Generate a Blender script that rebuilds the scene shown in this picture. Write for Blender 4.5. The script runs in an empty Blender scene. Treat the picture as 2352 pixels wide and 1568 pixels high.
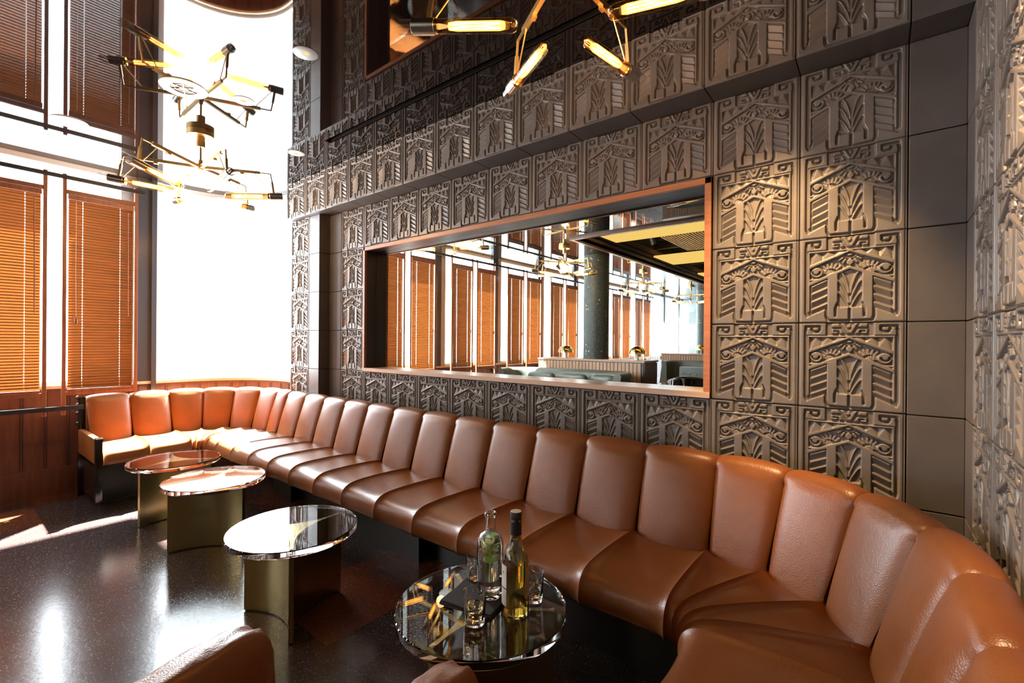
import bpy, bmesh, math, random
import numpy as np
from mathutils import Vector, Matrix
random.seed(7)
C = bpy.context.scene.collection
PI = math.pi
W = .4064                 # relief tile size
SC = .85                  # everything is built in working units, then brought to real size at the end
ZC = 8*W                  # ceiling height
XR = 4.25                 # right wall
XL = -2.30                # left window wall
YF = -16.2                # far (front) wall, seen in the mirror

# ------------------------------------------------------------------ materials
def new_mat(name):
    m = bpy.data.materials.new(name); m.use_nodes = True
    nt = m.node_tree; nt.nodes.clear()
    out = nt.nodes.new('ShaderNodeOutputMaterial')
    return m, nt, out
def N(nt, t, **kw):
    n = nt.nodes.new(t)
    for k, v in kw.items():
        if k in n.inputs: n.inputs[k].default_value = v
        else: setattr(n, k, v)
    return n
def pbsdf(nt, out, col=(.5,.5,.5), rough=.5, metal=0, **kw):
    b = nt.nodes.new('ShaderNodeBsdfPrincipled')
    b.inputs['Base Color'].default_value = (*col, 1); b.inputs['Roughness'].default_value = rough
    b.inputs['Metallic'].default_value = metal
    for k, v in kw.items(): b.inputs[k.replace('_', ' ')].default_value = v
    nt.links.new(b.outputs[0], out.inputs[0]); return b
def coords(nt, scale=(1,1,1), kind='Object', rot=(0,0,0)):
    tc = nt.nodes.new('ShaderNodeTexCoord'); mp = nt.nodes.new('ShaderNodeMapping')
    mp.inputs['Scale'].default_value = scale; mp.inputs['Rotation'].default_value = rot
    nt.links.new(tc.outputs[kind], mp.inputs[0]); return mp.outputs[0]
def ramp(nt, fac, stops):
    r = nt.nodes.new('ShaderNodeValToRGB'); e = r.color_ramp.elements
    while len(e) > 1: e.remove(e[-1])
    e[0].position, e[0].color = stops[0][0], (*stops[0][1], 1)
    for p, c in stops[1:]:
        k = e.new(p); k.color = (*c, 1)
    nt.links.new(fac, r.inputs[0]); return r.outputs[0]
def noise(nt, vec, scale, detail=4, rough=.55, dist=0):
    n = nt.nodes.new('ShaderNodeTexNoise'); n.inputs['Scale'].default_value = scale
    n.inputs['Detail'].default_value = detail; n.inputs['Roughness'].default_value = rough
    n.inputs['Distortion'].default_value = dist
    if vec: nt.links.new(vec, n.inputs['Vector'])
    return n.outputs[0]
def bump(nt, b, h, strength=.3, dist=.01):
    n = nt.nodes.new('ShaderNodeBump'); n.inputs['Strength'].default_value = strength; n.inputs['Distance'].default_value = dist
    nt.links.new(h, n.inputs['Height']); nt.links.new(n.outputs[0], b.inputs['Normal'])
def simple(name, col, rough=.5, metal=0, **kw):
    m, nt, out = new_mat(name); pbsdf(nt, out, col, rough, metal, **kw); return m
def mottled(name, c1, c2, rough, scale=6, bs=.2, fine=90, metal=0, bd=.004, **kw):
    m, nt, out = new_mat(name); b = pbsdf(nt, out, c1, rough, metal, **kw)
    v = coords(nt)
    nt.links.new(ramp(nt, noise(nt, v, scale, 5, .6), [(.3, c1), (.7, c2)]), b.inputs['Base Color'])
    if bs: bump(nt, b, noise(nt, v, fine, 4), bs, bd)
    return m
def wood(name, c1, c2, rough=.4, axis=2, scale=1.0, **kw):
    m, nt, out = new_mat(name); b = pbsdf(nt, out, c1, rough, 0, **kw)
    s = [22*scale, 22*scale, 22*scale]; s[axis] = 1.3*scale
    v = coords(nt, tuple(s)); n = noise(nt, v, 1.6, 6, .6, 1.2)
    nt.links.new(ramp(nt, n, [(.32, c1), (.68, c2)]), b.inputs['Base Color'])
    bump(nt, b, n, .12, .003); return m
def glassy(name, tint=(1,1,1), rough=0.0, refl=.12):
    # thin sheet glass: passes light straight through, mirrors a little more at grazing angles
    m, nt, out = new_mat(name)
    t = N(nt, 'ShaderNodeBsdfTransparent'); t.inputs[0].default_value = (*tint, 1)
    g = N(nt, 'ShaderNodeBsdfGlossy'); g.inputs['Roughness'].default_value = rough
    lw = N(nt, 'ShaderNodeLayerWeight'); lw.inputs['Blend'].default_value = .5
    pw = N(nt, 'ShaderNodeMath', operation='POWER'); nt.links.new(lw.outputs['Facing'], pw.inputs[0]); pw.inputs[1].default_value = 5
    ma = N(nt, 'ShaderNodeMath', operation='MULTIPLY_ADD'); nt.links.new(pw.outputs[0], ma.inputs[0]); ma.inputs[1].default_value = .9; ma.inputs[2].default_value = refl*.35
    mx = N(nt, 'ShaderNodeMixShader'); nt.links.new(ma.outputs[0], mx.inputs[0])
    nt.links.new(t.outputs[0], mx.inputs[1]); nt.links.new(g.outputs[0], mx.inputs[2]); nt.links.new(mx.outputs[0], out.inputs[0])
    return m
def emit(name, col, s):
    m, nt, out = new_mat(name); e = N(nt, 'ShaderNodeEmission'); e.inputs[0].default_value = (*col, 1); e.inputs[1].default_value = s
    nt.links.new(e.outputs[0], out.inputs[0]); return m

M = {}
M['tile'] = mottled('textile_block', (.125,.112,.101), (.185,.167,.150), .38, 5, .22, 140, bd=.002, Specular_IOR_Level=.6)
M['block'] = mottled('plain_block', (.075,.068,.064), (.115,.104,.097), .38, 4, .12, 120, bd=.002, Specular_IOR_Level=.6)
M['joint'] = simple('dark_joint', (.012,.011,.010), .9)
# leather
m, nt, out = new_mat('tan_leather'); b = pbsdf(nt, out, (.33,.12,.04), .34, 0, Specular_IOR_Level=.45, Coat_Weight=.12, Coat_Roughness=.3)
v = coords(nt)
nt.links.new(ramp(nt, noise(nt, v, 3.2, 5, .6, .4), [(.28, (.175,.054,.013)), (.72, (.255,.086,.021))]), b.inputs['Base Color'])
vo = nt.nodes.new('ShaderNodeTexVoronoi'); vo.inputs['Scale'].default_value = 260; nt.links.new(v, vo.inputs['Vector'])
ad = nt.nodes.new('ShaderNodeMath'); ad.operation = 'MULTIPLY_ADD'; ad.inputs[1].default_value = .25
nt.links.new(vo.outputs['Distance'], ad.inputs[0]); nt.links.new(noise(nt, v, 7, 5, .6, .8), ad.inputs[2])
bump(nt, b, ad.outputs[0], .22, .008); M['leather'] = m
M['green_leather'] = mottled('green_leather', (.075,.085,.072), (.11,.12,.10), .35, 4, .15, 60)
M['grey_velvet'] = mottled('grey_velvet', (.16,.19,.20), (.25,.29,.30), .7, 8, .2, 200, Sheen_Weight=.5)
M['black'] = simple('black_lacquer', (.008,.008,.009), .12, Specular_IOR_Level=.6)
M['plinth'] = mottled('black_plinth', (.006,.006,.007), (.012,.012,.013), .32, 3, .05, 20)
M['blackmetal'] = simple('black_metal', (.015,.015,.016), .4)
# floor
m, nt, out = new_mat('terrazzo_floor'); b = pbsdf(nt, out, (.03,.02,.02), .3, 0, Specular_IOR_Level=.6)
v = coords(nt)
sep = N(nt, 'ShaderNodeSeparateXYZ'); nt.links.new(v, sep.inputs[0])
def mth(op, a, bb=None):
    n = nt.nodes.new('ShaderNodeMath'); n.operation = op
    for i, x in enumerate((a, bb)):
        if x is None: continue
        if isinstance(x, (int, float)): n.inputs[i].default_value = x
        else: nt.links.new(x, n.inputs[i])
    return n.outputs[0]
TS = .64*SC
gx = mth('DIVIDE', mth('SUBTRACT', sep.outputs[0], 1.82*SC), TS); gy = mth('DIVIDE', mth('ADD', sep.outputs[1], 2.06*SC), TS)
fx, fy = mth('FRACT', gx), mth('FRACT', gy)
jx = mth('ABSOLUTE', mth('SUBTRACT', fx, .5)); jy = mth('ABSOLUTE', mth('SUBTRACT', fy, .5))
joint = mth('GREATER_THAN', mth('MAXIMUM', jx, jy), .4968)
cmb = N(nt, 'ShaderNodeCombineXYZ'); nt.links.new(mth('FLOOR', gx), cmb.inputs[0]); nt.links.new(mth('FLOOR', gy), cmb.inputs[1])
wn = N(nt, 'ShaderNodeTexWhiteNoise'); nt.links.new(cmb.outputs[0], wn.inputs['Vector'])
base = ramp(nt, wn.outputs['Value'], [(0, (.034,.024,.024)), (.5, (.042,.028,.026)), (.80, (.038,.027,.028)), (.84, (.10,.032,.016)), (1, (.085,.03,.018))])
sp = nt.nodes.new('ShaderNodeTexVoronoi'); sp.inputs['Scale'].default_value = 85; nt.links.new(v, sp.inputs['Vector'])
spk = ramp(nt, sp.outputs['Distance'], [(.0, (.30,.23,.19)), (.16, (.12,.09,.075)), (.24, (0,0,0))])
mix = N(nt, 'ShaderNodeMix', data_type='RGBA', blend_type='ADD'); mix.inputs['Factor'].default_value = .8
nt.links.new(base, mix.inputs[6]); nt.links.new(spk, mix.inputs[7])
mj = N(nt, 'ShaderNodeMix', data_type='RGBA'); nt.links.new(joint, mj.inputs['Factor']); nt.links.new(mix.outputs[2], mj.inputs[6])
mj.inputs[7].default_value = (.012,.009,.009,1); nt.links.new(mj.outputs[2], b.inputs['Base Color'])
nt.links.new(ramp(nt, noise(nt, v, 3, 6, .65), [(.25, (.16,)*3), (.75, (.21,)*3)]), b.inputs['Roughness'])
bump(nt, b, noise(nt, v, 45, 4), .06, .004); M['floor'] = m
# lacquered ceiling
m, nt, out = new_mat('black_lacquer_ceiling'); b = pbsdf(nt, out, (.010,.006,.005), .025, 0, IOR=1.62)
v = coords(nt); bump(nt, b, noise(nt, v, 1.6, 1, .4), .05, .01); M['ceiling'] = m
M['mirror'] = simple('tinted_mirror', (.80,.86,.82), .0, 1.0)
M['frame_wood'] = wood('mirror_frame_wood', (.36,.13,.05), (.52,.21,.085), .38, 0)
M['sill_wood'] = wood('pale_sill_wood', (.55,.38,.27), (.68,.50,.37), .3, 0)
M['reveal'] = simple('dark_reveal', (.055,.04,.034), .4)
M['blind'] = wood('blind_wood', (.085,.023,.007), (.20,.062,.018), .6, 1, 1.2, Specular_IOR_Level=.25)
m = M['blind']; nt = m.node_tree
pb = [n for n in nt.nodes if n.type == 'BSDF_PRINCIPLED'][0]; out = [n for n in nt.nodes if n.type == 'OUTPUT_MATERIAL'][0]
tr = N(nt, 'ShaderNodeBsdfTranslucent'); tr.inputs[0].default_value = (.85,.27,.06,1)
mx = N(nt, 'ShaderNodeMixShader'); mx.inputs[0].default_value = .06
nt.links.new(pb.outputs[0], mx.inputs[1]); nt.links.new(tr.outputs[0], mx.inputs[2]); nt.links.new(mx.outputs[0], out.inputs[0])
M['post_wood'] = wood('blind_frame_wood', (.20,.065,.028), (.32,.115,.05), .35, 2)
M['panel_wood'] = wood('wainscot_wood', (.085,.027,.011), (.155,.052,.022), .38, 2, .7)
M['slat_wood'] = wood('pale_slat_wood', (.36,.20,.12), (.50,.31,.20), .4, 2)
M['cord'] = simple('pale_cord', (.75,.68,.6), .7)
M['white'] = simple('white_paint', (.8,.8,.78), .4)
M['mullion'] = simple('grey_mullion', (.42,.45,.47), .35)
M['mullion_dark'] = simple('charcoal_mullion', (.06,.065,.072), .22)
M['pane'] = glassy('window_glass', (.97,.98,.98))
M['bulb_glass'] = glassy('amber_bulb_glass', (1,.80,.50), refl=.2)
M['glow_fill'] = None
m, nt, out = new_mat('bulb_glow_fill'); e = N(nt, 'ShaderNodeEmission'); e.inputs[0].default_value = (1,.40,.10,1); e.inputs[1].default_value = 14  # made-up emissive core that spreads orange glow across the bulb width
t = N(nt, 'ShaderNodeBsdfTransparent'); t.inputs[0].default_value = (1,.9,.7,1); mx = N(nt, 'ShaderNodeMixShader'); mx.inputs[0].default_value = .25
nt.links.new(t.outputs[0], mx.inputs[1]); nt.links.new(e.outputs[0], mx.inputs[2]); nt.links.new(mx.outputs[0], out.inputs[0]); M['glow_fill'] = m
M['tube_glass'] = glassy('clear_tube_glass', (.96,.96,.96))
M['filament'] = emit('glowing_filament', (1.0,.50,.16), 90)
M['bulb_core'] = emit('warm_bulb_core', (1.0,.40,.09), 3.2)
M['brass'] = simple('brushed_brass', (.78,.56,.24), .36, 1.0)
M['darkbrass'] = mottled('aged_brass', (.40,.32,.14), (.52,.42,.20), .25, 3, .0, metal=1.0)
M['polbrass'] = simple('polished_brass', (.9,.66,.27), .06, 1.0)
M['steel'] = simple('satin_steel', (.62,.58,.5), .22, 1.0)
M['acrylic'] = simple('clear_acrylic', (.97,.985,.98), .0, 0, Transmission_Weight=1.0, IOR=1.49)
M['bottle_glass'] = simple('bottle_glass', (1,1,1), .0, 0, Transmission_Weight=1.0, IOR=1.48)
M['water'] = simple('water', (.99,1,.99), .0, 0, Transmission_Weight=1.0, IOR=1.33)
M['whisky'] = simple('amber_spirit', (.93,.70,.10), .0, 0, Transmission_Weight=1.0, IOR=1.36)
M['cocktail'] = simple('pale_amber_drink', (.97,.82,.50), .02, 0, Transmission_Weight=1.0, IOR=1.34)
M['ice'] = simple('ice', (1,.97,.94), .08, 0, Transmission_Weight=1.0, IOR=1.31)
M['leaf'] = mottled('mint_leaf', (.22,.55,.05), (.45,.80,.12), .45, 30, .2, 60, Subsurface_Weight=.0)
M['lime'] = mottled('lime_slice', (.55,.62,.12), (.80,.78,.35), .4, 30, .1, 60)
M['label'] = simple('paper_label', (.85,.84,.80), .6)
M['gold_label'] = simple('gold_label', (.55,.40,.2), .5)
M['ink'] = simple('dark_ink', (.03,.03,.03), .6)
M['gold_ink'] = simple('gold_ink', (.75,.6,.35), .4, .6)
M['cork'] = simple('pale_stopper', (.6,.52,.42), .6)
M['capsule'] = simple('black_capsule', (.018,.018,.02), .4)
M['napkin'] = mottled('black_napkin', (.012,.008,.010), (.022,.015,.018), .8, 20, .3, 300)
M['panel_glow'] = emit('amber_backlit_panel', (1.0,.62,.16), 1.15)
M['coffer'] = simple('dark_coffer', (.022,.014,.009), .5)
M['coffer_wood'] = wood('coffer_wood', (.09,.04,.022), (.16,.075,.04), .4, 1)
M['slat_gold'] = simple('gold_slat', (.85,.55,.15), .5)
M['grey'] = simple('grey_plastic', (.25,.28,.29), .5)
M['grille'] = mottled('white_grille', (.75,.76,.76), (.85,.85,.84), .5, 400, .4, 500)
M['downlight'] = emit('downlight_lamp', (1.0,.60,.25), 1.3)
# mosaic column
m, nt, out = new_mat('green_mosaic'); b = pbsdf(nt, out, (.02,.03,.03), .15, 0)
tc = nt.nodes.new('ShaderNodeTexCoord'); mp = nt.nodes.new('ShaderNodeMapping'); nt.links.new(tc.outputs['UV'], mp.inputs[0])
sep = N(nt, 'ShaderNodeSeparateXYZ'); nt.links.new(mp.outputs[0], sep.inputs[0])
ux, uy = mth('MULTIPLY', sep.outputs[0], 62), mth('MULTIPLY', sep.outputs[1], 125)
jx = mth('ABSOLUTE', mth('SUBTRACT', mth('FRACT', ux), .5)); jy = mth('ABSOLUTE', mth('SUBTRACT', mth('FRACT', uy), .5))
jn = mth('GREATER_THAN', mth('MAXIMUM', jx, jy), .42)
cmb = N(nt, 'ShaderNodeCombineXYZ'); nt.links.new(mth('FLOOR', ux), cmb.inputs[0]); nt.links.new(mth('FLOOR', uy), cmb.inputs[1])
wn = N(nt, 'ShaderNodeTexWhiteNoise'); nt.links.new(cmb.outputs[0], wn.inputs['Vector'])
bc = ramp(nt, wn.outputs['Value'], [(0, (.008,.014,.014)), (.6, (.02,.03,.03)), (.985, (.05,.07,.065)), (.992, (.8,.55,.15))])
mj = N(nt, 'ShaderNodeMix', data_type='RGBA'); nt.links.new(jn, mj.inputs['Factor']); nt.links.new(bc, mj.inputs[6]); mj.inputs[7].default_value = (.10,.12,.12,1)
nt.links.new(mj.outputs[2], b.inputs['Base Color'])
nt.links.new(mth('MULTIPLY_ADD', jn, .5), b.inputs['Roughness']); M['mosaic'] = m

# ------------------------------------------------------------------ mesh helpers
def obj(name, bm, m, parent=None, smooth=None, loc=None):
    me = bpy.data.meshes.new(name)
    if smooth is not None:
        for f in bm.faces: f.smooth = True
    bm.normal_update(); bm.to_mesh(me); bm.free()
    if smooth is not None and smooth < 3.1: me.set_sharp_from_angle(angle=smooth)
    if m is not None:
        for mm in (m if isinstance(m, (list, tuple)) else [m]): me.materials.append(M[mm])
    o = bpy.data.objects.new(name, me); C.objects.link(o)
    if parent is not None: o.parent = parent
    if loc: o.location = loc
    return o
def empty(name, loc=(0,0,0), rz=0):
    o = bpy.data.objects.new(name, None); C.objects.link(o); o.location = loc; o.rotation_euler = (0,0,rz); return o
def tag(o, label=None, cat=None, group=None, kind=None):
    if label: o['label'] = label
    if cat: o['category'] = cat
    if group: o['group'] = group
    if kind: o['kind'] = kind
    return o
def struct(o): o['kind'] = 'structure'; return o
def copy_tree(o, parent=None):
    c = o.copy(); C.objects.link(c); c.parent = parent
    for ch in o.children: copy_tree(ch, c)
    return c
def bx(bm, x0, x1, y0, y1, z0, z1, bev=0, mat=None, mi=0):
    vs = [bm.verts.new(((x0,x1)[i&1], (y0,y1)[(i>>1)&1], (z0,z1)[(i>>2)&1])) for i in range(8)]
    fs = [bm.faces.new([vs[i] for i in q]) for q in ((0,2,3,1),(4,5,7,6),(0,1,5,4),(2,6,7,3),(0,4,6,2),(1,3,7,5))]
    for f in fs: f.material_index = mi
    if bev:
        es = list({e for f in fs for e in f.edges})
        r = bmesh.ops.bevel(bm, geom=es, offset=bev, segments=2, profile=.6, affect='EDGES')
        if mat is not None:
            bmesh.ops.transform(bm, matrix=mat, verts=list({v for f in r['faces'] for v in f.verts} | {v for v in vs if v.is_valid}))
    elif mat is not None: bmesh.ops.transform(bm, matrix=mat, verts=vs)
    return bm
def box(*a, **k): return bx(bmesh.new(), *a, **k)
def cyl(bm, p0, p1, r0, r1=None, n=20, cap=True, mi=0):
    p0, p1 = Vector(p0), Vector(p1); r1 = r0 if r1 is None else r1
    d = (p1-p0).normalized(); u = d.orthogonal().normalized(); w = d.cross(u)
    A = [[bm.verts.new(p + (u*math.cos(2*PI*i/n)+w*math.sin(2*PI*i/n))*r) for i in range(n)] for p, r in ((p0,r0),(p1,r1))]
    for i in range(n):
        f = bm.faces.new([A[0][i],A[0][(i+1)%n],A[1][(i+1)%n],A[1][i]]); f.material_index = mi
    if cap:
        bm.faces.new(A[0][::-1]).material_index = mi; bm.faces.new(A[1]).material_index = mi
    return bm
def lathe(bm, prof, n=40, c=(0,0,0), mi=0, axis=None):
    # prof: list of (r, z); r=0 closes
    rings = []
    for r, z in prof:
        if r < 1e-6: rings.append([bm.verts.new((c[0], c[1], c[2]+z))])
        else: rings.append([bm.verts.new((c[0]+r*math.cos(2*PI*i/n), c[1]+r*math.sin(2*PI*i/n), c[2]+z)) for i in range(n)])
    for a, b in zip(rings, rings[1:]):
        for i in range(n):
            if len(a) == 1 and len(b) == 1: continue
            if len(a) == 1: f = bm.faces.new([a[0], b[(i+1)%n], b[i]])
            elif len(b) == 1: f = bm.faces.new([a[i], a[(i+1)%n], b[0]])
            else: f = bm.faces.new([a[i], a[(i+1)%n], b[(i+1)%n], b[i]])
            f.material_index = mi
    if axis is not None: bmesh.ops.transform(bm, matrix=axis, verts=[v for r in rings for v in r])
    return bm
def bar(bm, p0, p1, w, h, mi=0):
    # rectangular bar between two points; w sideways, h upwards
    p0, p1 = Vector(p0), Vector(p1); d = (p1-p0); L = d.length; d.normalize()
    up = Vector((0,0,1)) if abs(d.z) < .95 else Vector((0,1,0))
    s = d.cross(up).normalized(); u = s.cross(d)
    m = Matrix((( *[0]*4,),)*4) if False else Matrix(((d.x,s.x,u.x,p0.x),(d.y,s.y,u.y,p0.y),(d.z,s.z,u.z,p0.z),(0,0,0,1)))
    return bx(bm, 0, L, -w/2, w/2, -h/2, h/2, mat=m, mi=mi)
def tube(bm, pts, r, n=8, mi=0, cap=True):
    pts = [Vector(p) for p in pts]; rings = []; u = None
    for i, p in enumerate(pts):
        d = (pts[min(i+1,len(pts)-1)] - pts[max(i-1,0)]).normalized()
        u = d.orthogonal().normalized() if u is None else (u - d*u.dot(d)).normalized()
        w = d.cross(u); rr = r[i] if isinstance(r, (list,tuple)) else r
        rings.append([bm.verts.new(p+(u*math.cos(2*PI*k/n)+w*math.sin(2*PI*k/n))*rr) for k in range(n)])
    for a, b in zip(rings, rings[1:]):
        for k in range(n): bm.faces.new([a[k],a[(k+1)%n],b[(k+1)%n],b[k]]).material_index = mi
    if cap: bm.faces.new(rings[0][::-1]); bm.faces.new(rings[-1])
    return bm
def catmull(P, n):
    P = [np.array(p, float) for p in P]; out = []
    for i in range(len(P)-1):
        a, b, c, d = P[max(i-1,0)], P[i], P[i+1], P[min(i+2,len(P)-1)]
        for k in range(n):
            t = k/n; out.append(.5*((2*b)+(c-a)*t+(2*a-5*b+4*c-d)*t*t+(3*b-a-3*c+d)*t**3))
    out.append(P[-1]); return out
def rect_holes(bm, x0, x1, y0, y1, holes, place):
    # flat sheet with rectangular holes: cell grid, place(u, v) -> 3D
    xs = sorted({x0, x1, *[h[0] for h in holes], *[h[1] for h in holes]}); ys = sorted({y0, y1, *[h[2] for h in holes], *[h[3] for h in holes]})
    for i in range(len(xs)-1):
        for j in range(len(ys)-1):
            cx, cy = (xs[i]+xs[i+1])/2, (ys[j]+ys[j+1])/2
            if any(h[0] < cx < h[1] and h[2] < cy < h[3] for h in holes): continue
            bm.faces.new([bm.verts.new(place(*p)) for p in ((xs[i],ys[j]),(xs[i+1],ys[j]),(xs[i+1],ys[j+1]),(xs[i],ys[j+1]))])
    return bm
def text_mesh(s, size, m, name, extrude=.0006):
    cu = bpy.data.curves.new(name, 'FONT'); cu.body = s; cu.size = size; cu.extrude = extrude; cu.align_x = 'CENTER'; cu.align_y = 'CENTER'
    t = bpy.data.objects.new(name, cu); C.objects.link(t); dg = bpy.context.evaluated_depsgraph_get()
    me = bpy.data.meshes.new_from_object(t.evaluated_get(dg)); bpy.data.objects.remove(t)
    bm = bmesh.new(); bm.from_mesh(me); bpy.data.meshes.remove(me); return bm

# ------------------------------------------------------------------ relief tile (a real height relief, about 14 mm deep)
def tile_height(n):
    u = (np.arange(n)+.5)/n
    Vv, Uu = np.meshgrid(u, u, indexing='ij')
    a = np.abs(Uu*2-1); v = Vv; x = a*.5; y = v            # x,y: metric, tile = 1 x 1, x from the centre line
    s = .0035
    def st(d): return np.clip(.5 - d/(2*s), 0, 1)          # inside where d < 0
    def poly(P):                                           # convex or not: signed distance of a polygon
        P = np.array(P, float); d = np.full(x.shape, 9.); ins = np.zeros(x.shape, bool)
        for i in range(len(P)):
            p, q = P[i], P[(i+1) % len(P)]; e = q-p; wx, wy = x-p[0], y-p[1]
            t = np.clip((wx*e[0]+wy*e[1])/(e@e), 0, 1)
            d = np.minimum(d, np.hypot(wx-e[0]*t, wy-e[1]*t))
            c = ((p[1] > y) != (q[1] > y)) & (x < (q[0]-p[0])*(y-p[1])/(q[1]-p[1]+1e-12)+p[0]); ins ^= c
        return np.where(ins, -d, d)
    def line(P, w):
        d = np.full(x.shape, 9.)
        for p, q in zip(P, P[1:]):
            ex, ey = q[0]-p[0], q[1]-p[1]; wx, wy = x-p[0], y-p[1]
            t = np.clip((wx*ex+wy*ey)/(ex*ex+ey*ey+1e-12), 0, 1); d = np.minimum(d, np.hypot(wx-ex*t, wy-ey*t))
        return d-w
    def A(P): return [(p[0]*.5, p[1]) for p in P]
    H = np.full(x.shape, 1.0)                              # start with the flat face
    def put(mask, h):
        nonlocal H; H = H*(1-mask) + h*mask
    def up(mask, h):
        nonlocal H; H = np.maximum(H, h*mask)
    # field recess between the outer frame and the U
    fld = poly(A([(0,-.02),(.44,-.02),(.44,.145),(.872,.145),(.872,.905),(.84,.935),(.80,.93),(.47,.845),(.47,.935),(.43,.985),(.0,.99)]))
    put(st(fld), .12)
    # top row floor a bit higher
    put(st(poly(A([(0,-.02),(.445,-.02),(.445,.142),(0,.142)]))), .30)
    # narrow groove left of the spiral block
    put(st(line(A([(.86,.08),(.86,.88)]), .011)), .2)
    # spiral block
    up(st(poly(A([(.455,.006),(.84,.006),(.84,.124),(.455,.124)]))), 1.0)
    put(st(line(A([(.85,.078),(.85,.04),(.572,.04),(.572,.082),(.605,.102),(.70,.102),(.731,.078),(.731,.045)]), .0105)), .12)
    # centre motif
    up(st(poly(A([(.335,.008),(.20,.006),(.155,.05),(.335,.052)]))), .95)
    up(st(poly(A([(.335,.075),(.145,.072),(.09,.124),(.335,.124)]))), .95)
    put(st(line(A([(.285,.094),(.205,.094),(.20,.13)]), .0085)), .2)
    up(st(poly(A([(.165,.006),(.095,.006),(-.04,.124),(.05,.124)]))), .95)
    up(st(poly(A([(-.04,.045),(0,.006),(.04,.045),(0,.068)]))), .95)
    # bar and inner frame line
    up(st(poly(A([(-.1,.147),(.825,.147),(.825,.170),(-.1,.170)]))), .95)
    up(st(poly(A([(.825,.15),(.772,.15),(.772,.86),(.80,.885),(.825,.87)]))), .9)
    # gables
    go_u, go_l = .160+.20*a, .186+.217*a
    gi_u, gi_l = .345+.215*a, .385+.222*a
    inner = a < .775
    # faceted triangles
    t = np.clip((v-.170)/np.maximum(go_u-.170, .01), 0, 1); w_ = .235; uu = np.abs(((a+.06)/w_) % 1 - .5)*2
    dp = np.clip((1-uu*1.0)*1.25-t*1.1, 0, 1)
    reg = inner & (v > .170) & (v < go_u)
    H = np.where(reg, .86-.75*dp-.10*(1-t), H)
    H = np.where(inner & (v >= go_u) & (v < go_l), .97, H)
    # rosette and fans in the deep band
    def rad(cx, cy, ang, r0, r1, w):
        an = math.radians(ang); dx, dy = math.sin(an), -math.cos(an)
        return line([(cx+dx*r0, cy+dy*r0), (cx+dx*r1, cy+dy*r1)], w)
    band = inner & (v >= go_l) & (v < gi_u)
    H0 = H.copy(); H = np.full(x.shape, .02)
    up(st((np.hypot(x/.028, (y-.218)/.014)-1)*.014), .85)
    arc = np.abs(np.hypot(x/.068, (y-.203)/.052)-1)*.055-.004
    up(st(np.where(y > .20, arc, .05)), .8)
    for an, w, h in ((180,.021,.8),(150,.0125,.75),(128,.0115,.7),(110,.008,.6)):
        up(st(rad(0, .195, an, .088, .128 if an < 170 else .125, w)), h)
    up(st(poly([(-.04,.30),(0,.262),(.032,.29),(.034,.315),(0,.352)])), .8)
    for an in (-44,-24,-4,16,36,56,76):
        d = rad(.18, .435, an, .078, .125, .0115); up(st(d), .55); up(st(np.abs(d+.002)-.003), .85)
    for an in (-46,-22,2,28,54):
        d = rad(.20, .44, an, .022, .055, .009); up(st(d), .5); up(st(np.abs(d+.002)-.0025), .85)
    cs = (.318,.402)
    up(st(np.hypot(x-cs[0], y-cs[1])-.062), .95)
    th = np.degrees(np.arctan2(y-.393, x-.326))
    dd = np.abs(np.hypot(x-.326, y-.393)-.038)-.0075
    put(st(np.where((th > -12) & (th < 182) , dd, .05)), .08)
    up(st(poly(A([(.60,.47),(.79,.475),(.79,.505),(.60,.49)]))), .9)
    Hb = H; H = np.where(band, Hb, H0)
    H = np.where((a < .80) & (v >= gi_u) & (v < gi_l), .97, H)
    # scroll rises above the band edge only
    # pillars with U foot
    below = v >= gi_l-.004
    pil = st(poly(A([(.215,.38),(.425,.38),(.425,.925),(.395,.965),(.0,.968),(0,.82),(.21,.82)])))
    H = np.where(below, H*(1-pil)+1.0*pil, H)
    put(st(line(A([(.228,.775),(.27,.835),(.27,.925)]), .010)), .1)
    put(st(line(A([(0,.815),(0,.985)]), .011)), .1)
    # plant recess
    rec = st(poly(A([(0,.385),(.225,.435),(.225,.79),(.20,.823),(.04,.823),(0,.845),(-.1,.8),(-.1,.38)])))
    Hr = np.full(x.shape, .22)
    Hr = np.where((v < .40+.03+.3*a) & (v < .5), .1, Hr)
    Hsave = H; H = Hr
    for P in ([(.15,.425),(.105,.47),(.06,.54),(.03,.60),(.018,.66)], [(.235,.505),(.16,.55),(.09,.63),(.04,.70),(.015,.77)], [(.235,.640),(.16,.68),(.09,.745),(.04,.80),(.012,.84)]):
        Q = [(p[0]*.5, p[1]) for p in catmull(P, 5)]
        d = line(Q, 0); core = np.clip(1-d/.017, 0, 1)
        # blades: sharp ridge, flank falling outward and down
        H = np.maximum(H, .22+.68*core**.7)
    Hr = H; H = Hsave*(1-rec) + Hr*rec
    # louvres
    lv = (v-(.575+.229*(a-.44))) / .0925; fr = lv % 1
    saw = np.where(fr < .16, fr/.16, 1-(fr-.16)/.84)
    reg = (a > .425) & (a < .772) & (v > gi_l) & (v < .838+.232*(a-.44))
    edge = np.clip((a-.425)/.012, 0, 1)*np.clip((.772-a)/.03, 0, 1)
    H = np.where(reg, .10+.78*np.clip(saw*1.05, 0, 1)*edge + .0, H)
    H = np.where((a >= .425) & (a < .80) & (v >= .838+.232*(a-.44)) & (v < .97) & (a > .475), np.maximum(H, .97), H)
    # outer margin: slight step and chamfer
    H = np.where(a > .955, H*.72, H)
    H = np.where(v > .992, H*.6, H)
    # soft edges
    for _ in range(2):
        P = np.pad(H, 1, mode='edge'); H = (P[1:-1,1:-1]*2+P[:-2,1:-1]+P[2:,1:-1]+P[1:-1,:-2]+P[1:-1,2:])/6
    return H
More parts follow.
